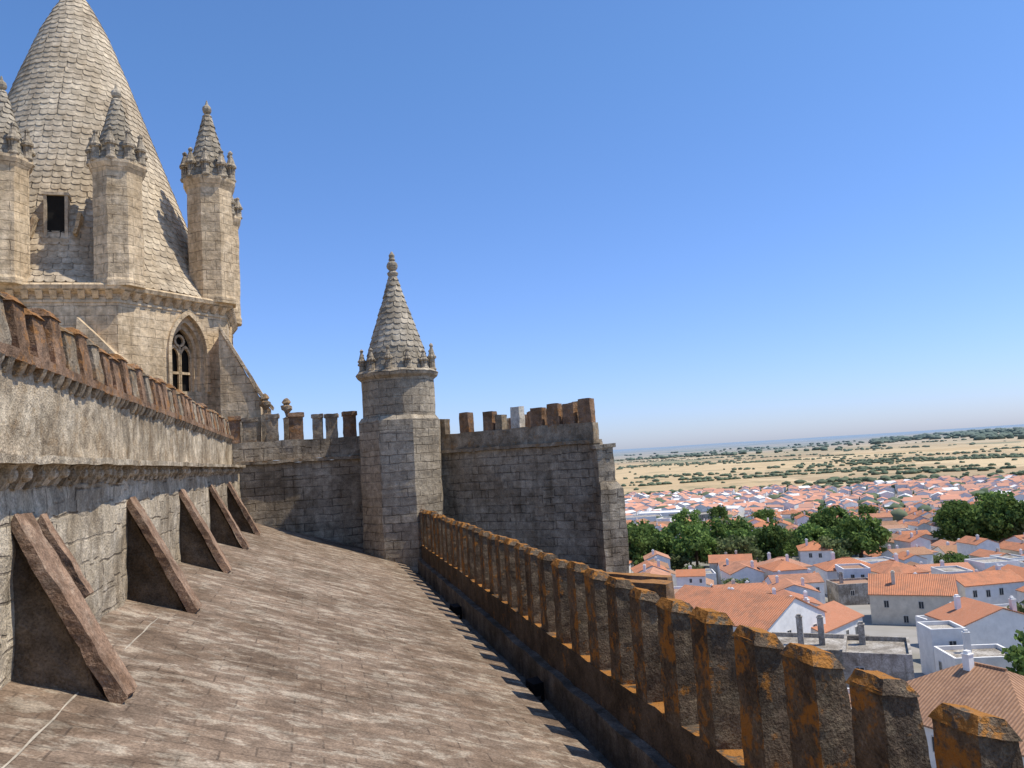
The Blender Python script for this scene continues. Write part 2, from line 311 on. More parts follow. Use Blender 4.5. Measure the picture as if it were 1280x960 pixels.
fin=join([lathe([(.1,0),(.16,.05),(.06,.12),(.06,.3),(.12,.36),(.2,.48),(.23,.62),(.12,.7),(.17,.8),(.12,.92),(.02,1.0)],10,0,.08,6,1)])
mf=mk_mesh('carved_finial',fin[0],fin[1],m_merl3)
place('carved_finial',mf,tr,(-1.75,33.9,2.25),0,(1,1,.9)); place('carved_finial',mf,tr,(-.9,33.6,2.05),0,(.95,.95,.85))
place('finial_pedestal',mk_mesh('finial_pedestal',*hexa(bx(-.16,.16,-.16,.16,0,2.0),(3,3,6),.03,2),m_merl3),tr,(-1.75,33.9,.28))
place('finial_pedestal',mk_mesh('finial_pedestal',*hexa(bx(-.16,.16,-.16,.16,0,1.8),(3,3,6),.03,2,3),m_merl3),tr,(-.9,33.6,.28))
# wing
wg=thing('transept_wing','granite transept wing with brown merlons and corner buttress','church transept',(7.5,31,-29))
A=Vector((4.7,31.6,0)); B=Vector((9.55,26.5,0))
def prism(poly,z0,z1,nz=1):
    n=len(poly); V=[(p[0],p[1],z0) for p in poly]+[(p[0],p[1],z1) for p in poly]
    return V,[tuple(range(n))[::-1],tuple(range(n,2*n))]+[(i,(i+1)%n,n+(i+1)%n,n+i) for i in range(n)]
def slantwall(x,off0,off1,z0,z1,step,amp,name,mat,par):
    d=(B-A).normalized(); nrm=Vector((-d.y,d.x,0))
    if nrm.y<0: nrm=-nrm
    a0,b0=A-d*.3+nrm*off0,B+d*x+nrm*off0; a1,b1=A-d*.3+nrm*off1,B+d*x+nrm*off1
    q=lambda p,z:(p.x,p.y,z)
    V,F=hexa([q(a0,z0),q(b0,z0),q(a1,z0),q(b1,z0),q(a0,z1),q(b0,z1),q(a1,z1),q(b1,z1)],(int(7/step),2,max(1,min(60,int((z1-z0)/step)))),amp,1.2)
    return place(name,mk_mesh(name,V,F,mat),par)
slantwall(0,0,.7,-30,.28,.4,.08,'front_wall',m_trans,wg)
slantwall(.08,-.14,.5,.28,.4,.25,.04,'string_course',m_merl3,wg)
slantwall(0,.02,.45,.4,1.02,.25,.04,'parapet',m_merl3,wg)
V,F=prism([(5.2,32.3),(9.5,27.3),(9.5,41),(5.2,41)],-30,.2); place('wing_body',mk_mesh('wing_body',V,F,m_trans),wg)
box('end_parapet',9.1,9.56,26.95,40,.2,1.0,m_merl3,wg,.3,.03)
bm2=[blockmerl(.5,.36,.84,False,m,s*2.7+9) for s,m in enumerate((m_merl3,m_merl2,m_merl2))]
m_palem=stone('pale_replaced_stone',(.62,.57,.47),(.52,.48,.4),brick=False,darkamt=.3,bump=.5,streak=.2)
bm3=blockmerl(.5,.36,.92,False,m_palem,3)
d=(B-A).normalized(); ang=math.atan2(d.y,d.x); nn=Vector((-d.y,d.x,0))
for i,(s,sx,sz) in enumerate(((.4,.6,.75),(1.5,.85,.95),(2.6,.85,.9),(3.1,.6,.7),(3.85,.8,.9),(4.75,.95,.85),(5.45,.9,.95),(6.1,.9,.9),(6.75,.95,1.03))):
    p=A+d*s+nn*.23; place('merlon',bm3 if i==4 else bm2[i%3] if i<5 else bm2[1+i%2],wg,(p.x,p.y,1.0),ang+R_(random.uniform(-4,4)),(sx,1,sz))
for i in range(13):
    place('merlon',bm2[(i*2)%3],wg,(9.34,27.5+.85*i,.98),R_(90+random.uniform(-4,4)),(1,1,random.uniform(.95,1.1)))
V,F=join([hexa(bx(9.45,10.32,25.9,27.3,-30,-1.35),(3,4,60),.06,1.4),
          hexa([(9.45,25.9,-1.35),(10.32,25.9,-1.35),(9.45,27.25,-1.35),(10.32,27.25,-1.35),(9.5,26.05,-1.05),(10.12,26.05,-1.05),(9.5,27.25,-1.05),(10.12,27.25,-1.05)],(3,4,2),.04,1.4),
          hexa(bx(9.5,10.08,26.05,27.25,-1.1,.1),(3,4,6),.05,1.6),
          hexa(bx(9.42,10.16,26.,27.3,.08,.22),(3,4,1),.035,1.2)])
place('corner_buttress',mk_mesh('corner_buttress',V,F,m_trans),wg)
lp=thing('lower_parapet','low brown stone parapet of a lower terrace beside the wing','parapet wall',(10,24,-5))
V,F=hexa([(8.0,24.6,-30),(9.9,22.1,-30),(8.4,24.9,-30),(10.3,22.4,-30),(8.0,24.6,-4.0),(9.9,22.1,-4.0),(8.4,24.9,-4.0),(10.3,22.4,-4.0)],(8,2,30),.05,1)
place('wall',mk_mesh('wall',V,F,m_merl2),lp)
V,F=hexa([(8.5,26.4,-30),(10.6,23.6,-30),(8.8,26.7,-30),(10.9,23.9,-30),(8.5,26.4,-4.05),(10.6,23.6,-4.05),(8.8,26.7,-4.05),(10.9,23.9,-4.05)],(8,2,30),.05,1)
place('wall',mk_mesh('wall',V,F,m_merl2),lp)
# ------------------------------------------------------------------ spirelets & turret
def spire_mesh(name,r,h,mat):
    V,F=lathe([(r*.75,0),(r*.95,h*.05),(r*.7,h*.12),(r*.68,h*.42),(r,h*.46),(r*1.02,h*.52),(r*.75,h*.58),(r*.28,h*.86),(r*.4,h*.89),(r*.42,h*.94),(r*.1,h)],8,.2,.025,6)
    return mk_mesh(name,V,F,mat)
TC=(3.35,31.0)
tu=thing('stair_turret','grey stone stair turret with scale-tiled conical roof and finial','turret',(TC[0],TC[1],-29))
zs=[-30]+[-5+.22*i for i in range(30)]
V,F=lathe([(1.62,z) for z in zs]+[(1.62,1.62),(1.5,1.78)],8,R_(10),.05,1.4); place('lower_shaft',mk_mesh('lower_shaft',V,F,m_turret),tu,(TC[0],TC[1],0))
V,F=lathe([(1.4,1.7+.12*i) for i in range(13)]+[(1.42,3.25)],24,0,.04,1.6); place('upper_shaft',mk_mesh('upper_shaft',V,F,m_turret,'cyl',1.4),tu,(TC[0],TC[1],0))
V,F=lathe([(1.42,3.2),(1.55,3.3),(1.6,3.42),(1.52,3.5),(1.3,3.55)],24,0,.04,2); place('cornice',mk_mesh('cornice',V,F,m_turret,'cyl',1.5),tu,(TC[0],TC[1],0))
prof=[(3.5,1.28),(4.4,1.06),(5.4,.74),(6.4,.41),(7.35,.13)]
V,F=scales(prof,17,.3,.025,.015); place('cone_roof',mk_mesh('cone_roof',V,F,m_scale2,None,recalc=False),tu,(TC[0],TC[1],0))
V,F=lathe([(r-.03,z) for z,r in prof],20); place('cone_core',mk_mesh('cone_core',V,F,m_scale2,None),tu,(TC[0],TC[1],0))
V,F=lathe([(.12,7.25),(.2,7.35),(.22,7.43),(.12,7.52)]+[(max(r,.09),z) for r,z in ball(.22,7.72)]+[(.14,7.96),(.1,8.04),(.12,8.14),(.03,8.3)],12,0,.015,5)
place('finial',mk_mesh('finial',V,F,m_scale2,None),tu,(TC[0],TC[1],0))
sm=spire_mesh('spirelet',.17,1.05,m_turret)
for i in range(12):
    a=2*math.pi*(i+.35)/12; place('spirelet',sm,tu,(TC[0]+1.38*math.cos(a),TC[1]+1.38*math.sin(a),3.48),a,(1,1,random.uniform(.7,1.02)))
# ------------------------------------------------------------------ lantern tower
LC=(-9.6,38.0)
lt=thing('lantern_tower','octagonal pale stone lantern tower with scale-tiled spire and pinnacles','church tower',(LC[0],LC[1],0))
ph=R_(25-90)
V,F=lathe([(6.7,-2),(6.7,6.95)],8,ph); drum=place('drum',mk_mesh('drum',V,F,m_lant),lt,(LC[0],LC[1],0))
def arch(w,h,n=8):
    hs=h-.866*w; pts=[(-w/2,0),(-w/2,hs)]
    for i in range(1,n+1): a=math.pi-R_(60)*i/n; pts.append((w/2+w*math.cos(a),hs+w*math.sin(a)))
    for i in range(1,n+1): a=R_(60)*(1-i/n); pts.append((-w/2+w*math.cos(a),hs+w*math.sin(a)))
    pts.append((w/2,0)); return pts
def archprism(pts,y0,y1):
    n=len(pts); V=[(x,y0,z) for x,z in pts]+[(x,y1,z) for x,z in pts]
    return V,[tuple(range(n)),tuple(range(n,2*n))[::-1]]+[(i,n+i,n+(i+1)%n,(i+1)%n) for i in range(n)]
def archring(o,i_,y0,y1):
    n=len(o); V=[(x,y0,z) for x,z in o]+[(x,y0,z) for x,z in i_]+[(x,y1,z) for x,z in o]+[(x,y1,z) for x,z in i_]; F=[]
    for k in range(n-1): F+=[(k,k+1,n+k+1,n+k),(2*n+k,2*n+k+1,3*n+k+1,3*n+k),(k,k+1,2*n+k+1,2*n+k),(n+k,n+k+1,3*n+k+1,3*n+k)]
    F+=[(0,n,3*n,2*n),(n-1,2*n-1,4*n-1,3*n-1)]; return V,F
ap=6.7*math.cos(R_(22.5))
for bdeg in (47.5,92.5):
    b=R_(bdeg); tsh=.55 if bdeg==47.5 else 0
    p=(LC[0]+ap*math.sin(b)+tsh*math.cos(b),LC[1]-ap*math.cos(b)+tsh*math.sin(b),3.4)
    V,F=archprism(arch(1.75,3.15),-1.,.75); cut=place('cutter',mk_mesh('cutter',V,F,m_lant),None,p,b)
    bpy.context.view_layer.update()
    md_=drum.modifiers.new('b','BOOLEAN'); md_.operation='DIFFERENCE'; md_.object=cut; md_.solver='EXACT'
    bpy.context.view_layer.update(); dg=bpy.context.evaluated_depsgraph_get()
    nm=bpy.data.meshes.new_from_object(drum.evaluated_get(dg)); drum.modifiers.clear(); drum.data=nm
    bpy.data.objects.remove(cut)
    wn=bpy.data.objects.new('gothic_window',None); col.objects.link(wn); wn.parent=lt; wn.matrix_parent_inverse=Matrix.Translation(-lt.location); wn.location=p; wn.rotation_euler=(0,0,b)
    def sub(name,VF,mat): 
        o=place(name,mk_mesh(name,VF[0],VF[1],mat),None); o.parent=wn
    sub('archivolt',archring(arch(2.0,3.35),arch(1.72,3.12),-.1,.06),m_lant)
    sub('inner_arch',archring(arch(1.74,3.13),arch(1.4,2.85),.16,.4),m_lant)
    sub('jamb_arch',archring(arch(1.42,2.86),arch(1.12,2.6),.36,.6),m_lant)
    sub('pane',archprism(arch(1.3,2.75),.68,.72),m_dark)
    tp=[hexa(bx(-.05,.05,.5,.6,0,1.9))]
    for sx in (-.28,.28):
        V,F=archring([(x+sx,z+.0) for x,z in arch(.56,1.95)],[(x+sx,z) for x,z in arch(.42,1.82)],.5,.6); tp.append((V,F))
    ro=[(.26*math.cos(2*math.pi*i/16),2.12+.26*math.sin(2*math.pi*i/16)) for i in range(17)]; ri=[(x*.65,2.12+(z-2.12)*.65) for x,z in ro]
    tp.append(archring(ro,ri,.5,.6)); tp.append(hexa(bx(-.56,.56,.5,.6,.75,.85)))
    sub('tracery',join(tp),m_lant)
if drum.data.uv_layers: drum.data.uv_layers.remove(drum.data.uv_layers[0])
auto_uv(drum.data)
V,F=lathe([(6.6,6.55),(6.74,6.61),(6.74,6.7),(6.6,6.74)],8,ph); place('string_course',mk_mesh('string_course',V,F,m_lant),lt,(LC[0],LC[1],0))
V,F=lathe([(6.7,6.93),(6.95,7.08),(7.0,7.22),(6.92,7.3),(6.5,7.4)],8,ph); place('cornice',mk_mesh('cornice',V,F,m_lant),lt,(LC[0],LC[1],0))
V,F=hexa([(-.1,-.05,-.02),(.1,-.05,-.02),(-.1,.1,-.02),(.1,.1,-.02),(-.12,-.27,.26),(.12,-.27,.26),(-.12,.1,.26),(.12,.1,.26)],(2,2,2),.02,6); mcb=mk_mesh('corbel',V,F,m_lant)
for k in range(8):
    b=R_(2.5+45*k); nx,ny=math.sin(b),-math.cos(b); tx,ty=math.cos(b),math.sin(b)
    for i in range(11):
        s=(i-5)*.46; place('corbel',mcb,lt,(LC[0]+ap*nx+s*tx,LC[1]+ap*ny+s*ty,6.76),b)
prof=[(7.36,6.25),(8.5,5.5),(10.5,4.75),(13,3.88),(15.5,3.0),(18,2.12),(20,1.37),(21.2,.8),(21.8,.45),(22.1,.2)]
V,F=scales(prof,54,.34,.026,.01); place('spire_tiles',mk_mesh('spire_tiles',V,F,m_scale,None,recalc=False),lt,(LC[0],LC[1],0))
V,F=lathe([(r-.04,z) for z,r in prof],40); place('spire_core',mk_mesh('spire_core',V,F,m_scale,None),lt,(LC[0],LC[1],0))
V,F=lathe([(.2,22.1),(.4,22.3),(.2,22.5)]+[(max(.1,r),z) for r,z in ball(.35,22.85)]+[(.03,23.4)],12); place('finial',mk_mesh('finial',V,F,m_scale,None),lt,(LC[0],LC[1],0))
z0=7.4
sh=mk_mesh('shaft',*lathe([(.95,-.1),(.95,.1),(.91,.2)]+[(.91,.3+.2*i) for i in range(1,19)]+[(.91,4.2),(.98,4.35),(1.05,4.5),(1.05,4.6),(.88,4.66)],8,.1,.04,1.6),m_lant,'cyl',.85)
cprof=[(4.55,.86),(5.3,.68),(6.2,.42),(7.2,.15)]
V,F=scales(cprof,12,.26,.025,.012); ctile=mk_mesh('cone_roof',V,F,m_scale2,None,recalc=False)
V,F=join([lathe([(r-.03,z) for z,r in cprof],12),lathe([(.13,7.1),(.2,7.2),(.1,7.3)]+[(max(.07,r),z) for r,z in ball(.19,7.48,6)]+[(.02,7.85)],8)]); ccore=mk_mesh('finial',V,F,m_scale2,None)
sp=spire_mesh('spirelet',.22,1.3,m_turret)
for k,(bd,sz) in enumerate(((-9,1.),(27,1.02),(69,1.15),(114,1.12),(160,1),(205,1),(250,1),(300,1))):
    b=R_(bd); x,y=LC[0]+6.15*math.sin(b),LC[1]-6.15*math.cos(b)
    e=bpy.data.objects.new('pinnacle',None); col.objects.link(e); e.parent=lt; e.matrix_parent_inverse=Matrix.Translation(-lt.location); e.location=(x,y,z0-.1); e.rotation_euler=(0,0,b)
    e.scale=((1+sz)/2,(1+sz)/2,sz)
    for nme,me in (('shaft',sh),('cone_roof',ctile),('finial',ccore)):
        o=place(nme,me); o.parent=e
    for i in range(9):
        a=2*math.pi*i/9; o=place('spirelet',sp,None,(.88*math.cos(a),.88*math.sin(a),4.58),a,(1,1,random.uniform(.75,1.08))); o.parent=e
b=R_(6); dx,dy=math.sin(b),-math.cos(b)
dm=bpy.data.objects.new('dormer',None); col.objects.link(dm); dm.parent=lt; dm.matrix_parent_inverse=Matrix.Translation(-lt.location)
dm.location=(LC[0]+5.0*dx,LC[1]+5.0*dy,9.3); dm.rotation_euler=(0,0,b)
def subd(n_,VF,mat): o=place(n_,mk_mesh(n_,VF[0],VF[1],mat)); o.parent=dm
subd('opening',hexa(bx(-.3,.3,-.12,.5,0,1.65)),m_dark)
subd('surround',join([hexa(bx(-.41,-.3,-.2,.6,-.1,1.7),(1,2,4),.02,3),hexa(bx(.3,.41,-.2,.6,-.1,1.7),(1,2,4),.02,3),hexa(bx(-.46,.46,-.24,.6,1.67,1.78),(4,2,1),.02,3),hexa(bx(-.44,.44,-.3,.4,-.2,-.05),(4,2,1),.02,3)]),m_scale)
subd('side_slab',hexa([(-.95,-.5,.0),(-.8,-.5,-.05),(-.95,.1,.0),(-.8,.1,-.05),(-.7,-.6,.8),(-.58,-.6,.75),(-.7,.1,.8),(-.58,.1,.75)],(2,3,4),.03,3),m_lant)
subd('side_slab',hexa([(.6,-.5,.1),(.72,-.5,.1),(.6,.1,.1),(.72,.1,.1),(.8,-.6,.9),(.92,-.6,.9),(.8,.1,.9),(.92,.1,.9)],(2,3,4),.03,3),m_lant)
def strut(y,wv,xa,za,xb,zb,zbot,sd):
    V,F=hexa([(xa-.3,y-wv,zbot),(xb,y-wv,zbot),(xa-.3,y+wv,zbot),(xb,y+wv,zbot),(xa-.3,y-wv,za),(xb,y-wv,zb),(xa-.3,y+wv,za),(xb,y+wv,zb)],(6,3,8),.03,1.2,sd)
    place('strut_web',mk_mesh('strut_web',V,F,m_lant),lt)
    V,F=hexa([(xa-.3,y-wv-.08,za),(xb+.08,y-wv-.08,zb-.05),(xa-.3,y+wv+.08,za),(xb+.08,y+wv+.08,zb-.05),(xa-.3,y-wv-.08,za+.2),(xb+.15,y-wv-.08,zb+.12),(xa-.3,y+wv+.08,za+.2),(xb+.15,y+wv+.08,zb+.12)],(8,3,2),.025,1.5,sd)
    place('strut_coping',mk_mesh('strut_coping',V,F,m_lant),lt)
strut(34.6,.7,-3.15,5.9,-1.95,3.0,-1,1)
strut(40.6,.4,-3.75,6.0,-1.85,3.0,-1,2)
V,F=hexa([(-8.3,31.2,1),(-6.6,31.2,1),(-8.3,32.6,1),(-6.5,32.6,1),(-8.0,31.4,6.0),(-6.6,31.2,4.4),(-8.0,32.6,6.1),(-6.5,32.6,4.5)],(4,4,8),.04,1.2)
place('gable_buttress',mk_mesh('gable_buttress',V,F,m_lant),lt)
# ------------------------------------------------------------------ ground
def gz(r): return float(np.interp(r,[0,60,90,308,700,1000,1e6],[-30,-30,-31,-45,-55,-60,-60]))
def hz(x,y):
    r=math.hypot(x,y); z=gz(r)
    if r>1200: z+=8*noise.noise(Vector((x/1500,y/1500,0)))*min(1,(r-1200)/1500)
    if r>7000: z+=(40+26*noise.noise(Vector((x/5000,y/5000,3))))*min(1,(r-7000)/9000)
    az=math.degrees(math.atan2(x,y))
    if 36<az<75 and 3500<r<12000: z+=30*math.sin(math.pi*(r-3500)/8500)*min(1,(az-36)/8,(75-az)/10)
    return z
m=M('ground_fields'); g=m.n('ShaderNodeNewGeometry'); pos=g.outputs['Position']
dist=m.n('ShaderNodeVectorMath',{0:pos},operation='LENGTH').outputs['Value']
pz=m.scalev(pos,1,1,0)
wob=m.n('ShaderNodeTexNoise',{'Vector':pz,'Scale':.004,'Detail':4.}).outputs[1]
pw=m.n('ShaderNodeVectorMath',{0:pz,1:m.n('ShaderNodeVectorMath',{0:wob,'Scale':260.},operation='SCALE').outputs[0]},operation='ADD').outputs[0]
vo=m.n('ShaderNodeTexVoronoi',{'Vector':pw,'Scale':.0026})
vc=m.n('ShaderNodeSeparateColor',{0:vo.outputs['Color']}).outputs[0]
rp=m.n('ShaderNodeValToRGB',{0:vc}); e=rp.color_ramp.elements; rp.color_ramp.interpolation='CONSTANT'
e[0].color=(.5,.36,.19,1); e[1].position=.25; e[1].color=(.58,.44,.25,1)
for p_,c_ in ((.45,(.4,.29,.16,1)),(.58,(.54,.4,.22,1)),(.8,(.25,.23,.12,1)),(.88,(.46,.34,.19,1))):
    q=e.new(p_); q.color=c_
fc=rp.outputs[0]
scr=m.rng(m.noise(pz,.012,4,.72,.3),.52,.64)
fc=m.mix(m.math('MULTIPLY',scr,.5),fc,(.16,.16,.08))
near=m.mix(m.rng(m.noise(pos,.05,4),.4,.6),(.34,.31,.27),(.24,.22,.17))
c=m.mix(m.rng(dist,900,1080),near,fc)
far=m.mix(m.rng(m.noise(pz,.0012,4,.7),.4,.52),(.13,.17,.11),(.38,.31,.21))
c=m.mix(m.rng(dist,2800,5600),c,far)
c=m.mix(m.rng(dist,2500,15000,.05,.95),c,(.2,.275,.36))  # aerial haze painted into the ground colour, bluer with distance
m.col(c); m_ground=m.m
rad=[0,30,60,90,150,220,308,420,560,700,850,1000,1300,1700,2200,2800,3600,4600,5600,6600,7800,9000,11000,13000,16000,20000,26000,34000,45000]
NA=180; V=[];F=[]
for r in rad[1:]:
    for i in range(NA):
        a=2*math.pi*i/NA; x,y=r*math.sin(a),r*math.cos(a); V.append((x,y,hz(x,y)))
V.append((0,0,-30)); nl=len(rad)-1
for k in range(nl-1):
    for i in range(NA): j=(i+1)%NA; F.append((k*NA+i,(k+1)*NA+i,(k+1)*NA+j,k*NA+j))
for i in range(NA): F.append((len(V)-1,i,(i+1)%NA))
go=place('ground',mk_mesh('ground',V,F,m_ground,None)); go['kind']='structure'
if go.data.polygons[0].normal.z<0: go.data.flip_normals()
# ------------------------------------------------------------------ houses
def tiles(name,ca,cb):
    m=M(name); g=m.n('ShaderNodeNewGeometry'); uv=m.n('ShaderNodeTexCoord').outputs['UV']; pos=g.outputs['Position']
    sx=m.n('ShaderNodeSeparateXYZ',{0:uv}); s=m.math('SINE',m.math('MULTIPLY',sx.outputs[0],2*math.pi/.34))
    rnd=m.n('ShaderNodeObjectInfo').outputs['Random']; isl=g.outputs['Random Per Island']
    t=m.math('FRACT',m.math('ADD',rnd,isl)); t2=m.math('FRACT',m.math('MULTIPLY',t,7.3)); t3=m.math('FRACT',m.math('MULTIPLY',t,13.7))
    c=m.mix(t,ca,cb); c=m.mix(m.math('MULTIPLY',m.rng(t3,.6,1.),.55),c,(.62,.38,.27))
    c=m.mix(m.math('MULTIPLY',m.rng(m.noise(pos,.4,4,.75),.44,.68,.0,.85),m.rng(t2,0,1,.2,1.)),c,(.27,.155,.1)); c=m.mix(m.rng(m.noise(pos,3,4,.75),.5,.7,0,.45),c,(.64,.4,.27))
    c=m.mix(m.rng(s,-1,.0,.5,0),c,(.18,.085,.05)); m.col(c); m.bump(s,.6,.08); return m.m
t_or=tiles('terracotta_tiles',(.66,.26,.125),(.54,.235,.135)); t_br=tiles('aged_brown_tiles',(.36,.215,.13),(.46,.255,.145))
w_wh=plain('whitewash',(.8,.775,.73),.8,.14,.8); w_cr=plain('cream_limewash',(.62,.56,.45),.8,.18,.8)
w_gr=stone('stained_grey_render',(.5,.455,.39),(.36,.325,.28),brick=False,darkamt=.7,bump=.3,sc1=.3,pale=(.62,.58,.51),palam=.5)
w_fr=plain('stone_window_frame',(.6,.57,.51)); w_or=tiles('flat_terrace_tiles',(.4,.25,.17),(.47,.31,.21))
m_door=plain('painted_door',(.12,.07,.04))
def bxl(x0,x1,y0,y1,z0,z1): return hexa(bx(x0,x1,y0,y1,z0,z1))
def house_tpl(w,l,h,kind,wall,roof,detail,chim=1,pitch=.42,annex=False):
    parts=[]
    a,b=w/2,l/2; rh=a*pitch
    if kind=='gable':
        V=[(-a,-b,-5),(a,-b,-5),(a,b,-5),(-a,b,-5),(-a,-b,h),(a,-b,h),(a,b,h),(-a,b,h),(0,-b,h+rh-.06),(0,b,h+rh-.06)]
        F=[(0,1,5,8,4),(2,3,7,9,6),(1,2,6,5),(3,0,4,7),(0,3,2,1)]
        parts.append(('wall',mk_mesh('wall',V,F,wall),None))
        o=.3; k=pitch; V=[(-a-o,-b-.2,h-o*k),(0,-b-.2,h+rh),(a+o,-b-.2,h-o*k),(-a-o,b+.2,h-o*k),(0,b+.2,h+rh),(a+o,b+.2,h-o*k)]
        V+=[(x,y,z+.16) for x,y,z in V]
        F=[(0,3,4,1),(1,4,5,2),(6,7,10,9),(7,8,11,10),(0,1,7,6),(1,2,8,7),(3,9,10,4),(4,10,11,5),(0,6,9,3),(2,5,11,8)]
        parts.append(('roof',mk_mesh('roof',V,F,roof),None))
    elif kind=='hip':
        V,F=bxl(-a,a,-b,b,-5,h); parts.append(('wall',mk_mesh('wall',V,F,wall),None))
        o=.4; q=max(b-a,.3); V=[(-a-o,-b-o,h-.05),(a+o,-b-o,h-.05),(a+o,b+o,h-.05),(-a-o,b+o,h-.05),(0,-q,h+rh),(0,q,h+rh),(-a-o,-b-o,h-.2),(a+o,-b-o,h-.2),(a+o,b+o,h-.2),(-a-o,b+o,h-.2)]
        F=[(0,1,4),(1,2,5,4),(2,3,5),(3,0,4,5),(0,6,7,1),(1,7,8,2),(2,8,9,3),(3,9,6,0),(6,9,8,7)]
        parts.append(('roof',mk_mesh('roof',V,F,roof),None))
        V,F=join([bxl(-.14,.14,-q,q,h+rh-.05,h+rh+.12)]); parts.append(('ridge',mk_mesh('ridge',V,F,roof),1))
    else:
        V,F=join([bxl(-a,a,-b,b,-5,h),bxl(-a,a,-b,-b+.3,h,h+.6),bxl(-a,a,b-.3,b,h,h+.6),bxl(-a,-a+.3,-b+.3,b-.3,h,h+.6),bxl(a-.3,a,-b+.3,b-.3,h,h+.6)])
        parts.append(('wall',mk_mesh('wall',V,F,wall),None))
        V,F=bxl(-a+.31,a-.31,-b+.31,b-.31,h-.1,h+.1); parts.append(('roof',mk_mesh('roof',V,F,roof),None))
    if annex:
        ah=h*.6; V=[(a-.1,-b*.8,-5),(a+3.,-b*.8,-5),(a+3.,b*.3,-5),(a-.1,b*.3,-5),(a-.1,-b*.8,ah+1),(a+3.,-b*.8,ah),(a+3.,b*.3,ah),(a-.1,b*.3,ah+1)]
        parts.append(('annex',mk_mesh('annex',V,[(0,1,5,4),(1,2,6,5),(2,3,7,6),(4,5,6,7),(0,3,2,1),(0,4,7,3)],wall),None))
        V=[(x+(.25 if i in(1,2) else 0),y+(-.2 if i in(0,1) else .2),z+.03+dz-(.09 if i in(1,2) else 0)) for dz in (0,.13) for i,(x,y,z) in enumerate(V[4:8])]
        parts.append(('annex_roof',mk_mesh('annex_roof',V,[(0,1,2,3),(4,5,6,7),(0,1,5,4),(1,2,6,5),(2,3,7,6),(3,0,4,7)],roof),None))
    ri=1
    for c_ in range(chim):
        cx,cy=random.uniform(-.5,.5)*a,random.uniform(-.7,.7)*b
        V,F=join([bxl(cx-.35,cx+.35,cy-.35,cy+.35,h,h+rh+.9),bxl(cx-.42,cx+.42,cy-.42,cy+.42,h+rh+.9,h+rh+1.0),bxl(cx-.25,cx+.25,cy-.25,cy+.25,h+rh+1.0,h+rh+1.25)])
        parts.append(('chimney',mk_mesh('chimney',V,F,wall),ri))
    if detail:
        V,F=join([bxl(-.42,.42,-.02,.05,-.62,.62),bxl(-.5,-.42,-.06,.05,-.7,.7),bxl(.42,.5,-.06,.05,-.7,.7),bxl(-.42,.42,-.06,.05,.62,.7),bxl(-.42,.42,-.1,.05,-.7,-.62),bxl(-.03,.03,-.05,.04,-.62,.62)])
        mi=[0]*6+[1]*30; wmesh=mk_mesh('window',V,F,[m_glass,w_fr],midx=mi)
        for lvl in ([h-1.7] if h<5 else [h-1.7,h-4.5]):
            for sgn,rot,half,dep in ((-1,0,a,b),(1,math.pi,a,b),(1,math.pi/2,b,a),(-1,-math.pi/2,b,a)):
                n_=max(1,int(half*2/3.4))
                for i in range(n_):
                    if random.random()<.42: continue
                    if annex and rot==math.pi/2: continue
                    s=(i-(n_-1)/2)*3.2+random.uniform(-.5,.5); lv=lvl+random.uniform(-.25,.15)
                    loc={0:(s,-b-.0,lv),1:(s,b,lv)}[0 if rot==0 else 1] if rot in (0,math.pi) else ((a,s,lv) if rot>0 else (-a,s,lv))
                    parts.append(('window',wmesh,('loc',loc,rot)))
        V,F=bxl(-.55,.55,-.06,.05,0,2.2); parts.append(('door',mk_mesh('door',V,F,m_door),('loc',(a*.45,-b,.0),0)))
    return parts
cnt=[0]
def put_house(tpl,label,x,y,z,rot,s=1.,group='houses of the town'):
    e=thing('house',label,'house',(x,y,z),group,rot); e.scale=(s,s*random.uniform(.9,1.1),s); objs=[]
    for nm,me,inf in tpl:
        o=bpy.data.objects.new(nm,me); col.objects.link(o); objs.append(o)
        if isinstance(inf,tuple): o.parent=e; o.location=inf[1]; o.rotation_euler=(0,0,inf[2])
        elif isinstance(inf,int): o.parent=objs[inf]
        else: o.parent=e
    cnt[0]+=1
def pol(az,r): a=R_(az); return r*math.sin(a),r*math.cos(a)
LB={'go':'white-walled house with orange terracotta gable roof','gb':'whitewashed house with aged brown tiled gable roof','hip':'white house with hipped terracotta roof','flat':'white flat-roofed terrace house with parapet','gr':'grey stained old building with flat parapeted roof','cr':'cream house with terracotta gable roof'}
T=[('go',house_tpl(9,12,5.4,'gable',w_wh,t_or,True,1,.42,True)),('gb',house_tpl(10,12,4.6,'gable',w_wh,t_br,True,2,.4,True)),('hip',house_tpl(11,13,6,'hip',w_wh,t_or,True)),
   ('flat',house_tpl(7,9,6.2,'flat',w_wh,w_or,True,0)),('cr',house_tpl(9,13,5.,'gable',w_cr,t_or,True,1,.38,True)),('go',house_tpl(7.5,11,7.4,'gable',w_wh,t_or,True,2,.46)),('go',house_tpl(12,13,3.8,'gable',w_wh,t_or,True,1,.34)),('go',house_tpl(8,14,5.8,'gable',w_wh,t_or,True,1,.4)),('flat',house_tpl(9,8,5,'flat',w_wh,w_gr,True,1)),('gr',house_tpl(8,10,5.4,'flat',w_gr,w_or,True,1)),('go',house_tpl(13,10,6.4,'gable',w_wh,t_or,True,2,.34))]
TF=[('go',house_tpl(9,11,6.8,'gable',w_wh,t_or,False)),('go',house_tpl(10,12,5.6,'gable',w_wh,t_or,False,1,.38,True)),('hip',house_tpl(10,12,6.4,'hip',w_wh,t_or,False)),('flat',house_tpl(8,10,6.6,'flat',w_wh,w_gr,False,0)),('cr',house_tpl(8,13,6,'gable',w_cr,t_or,False)),('gb',house_tpl(9,12,6,'gable',w_wh,t_br,False,1,.4,True)),('go',house_tpl(7.5,10,8,'gable',w_wh,t_or,False))]
excl=[]
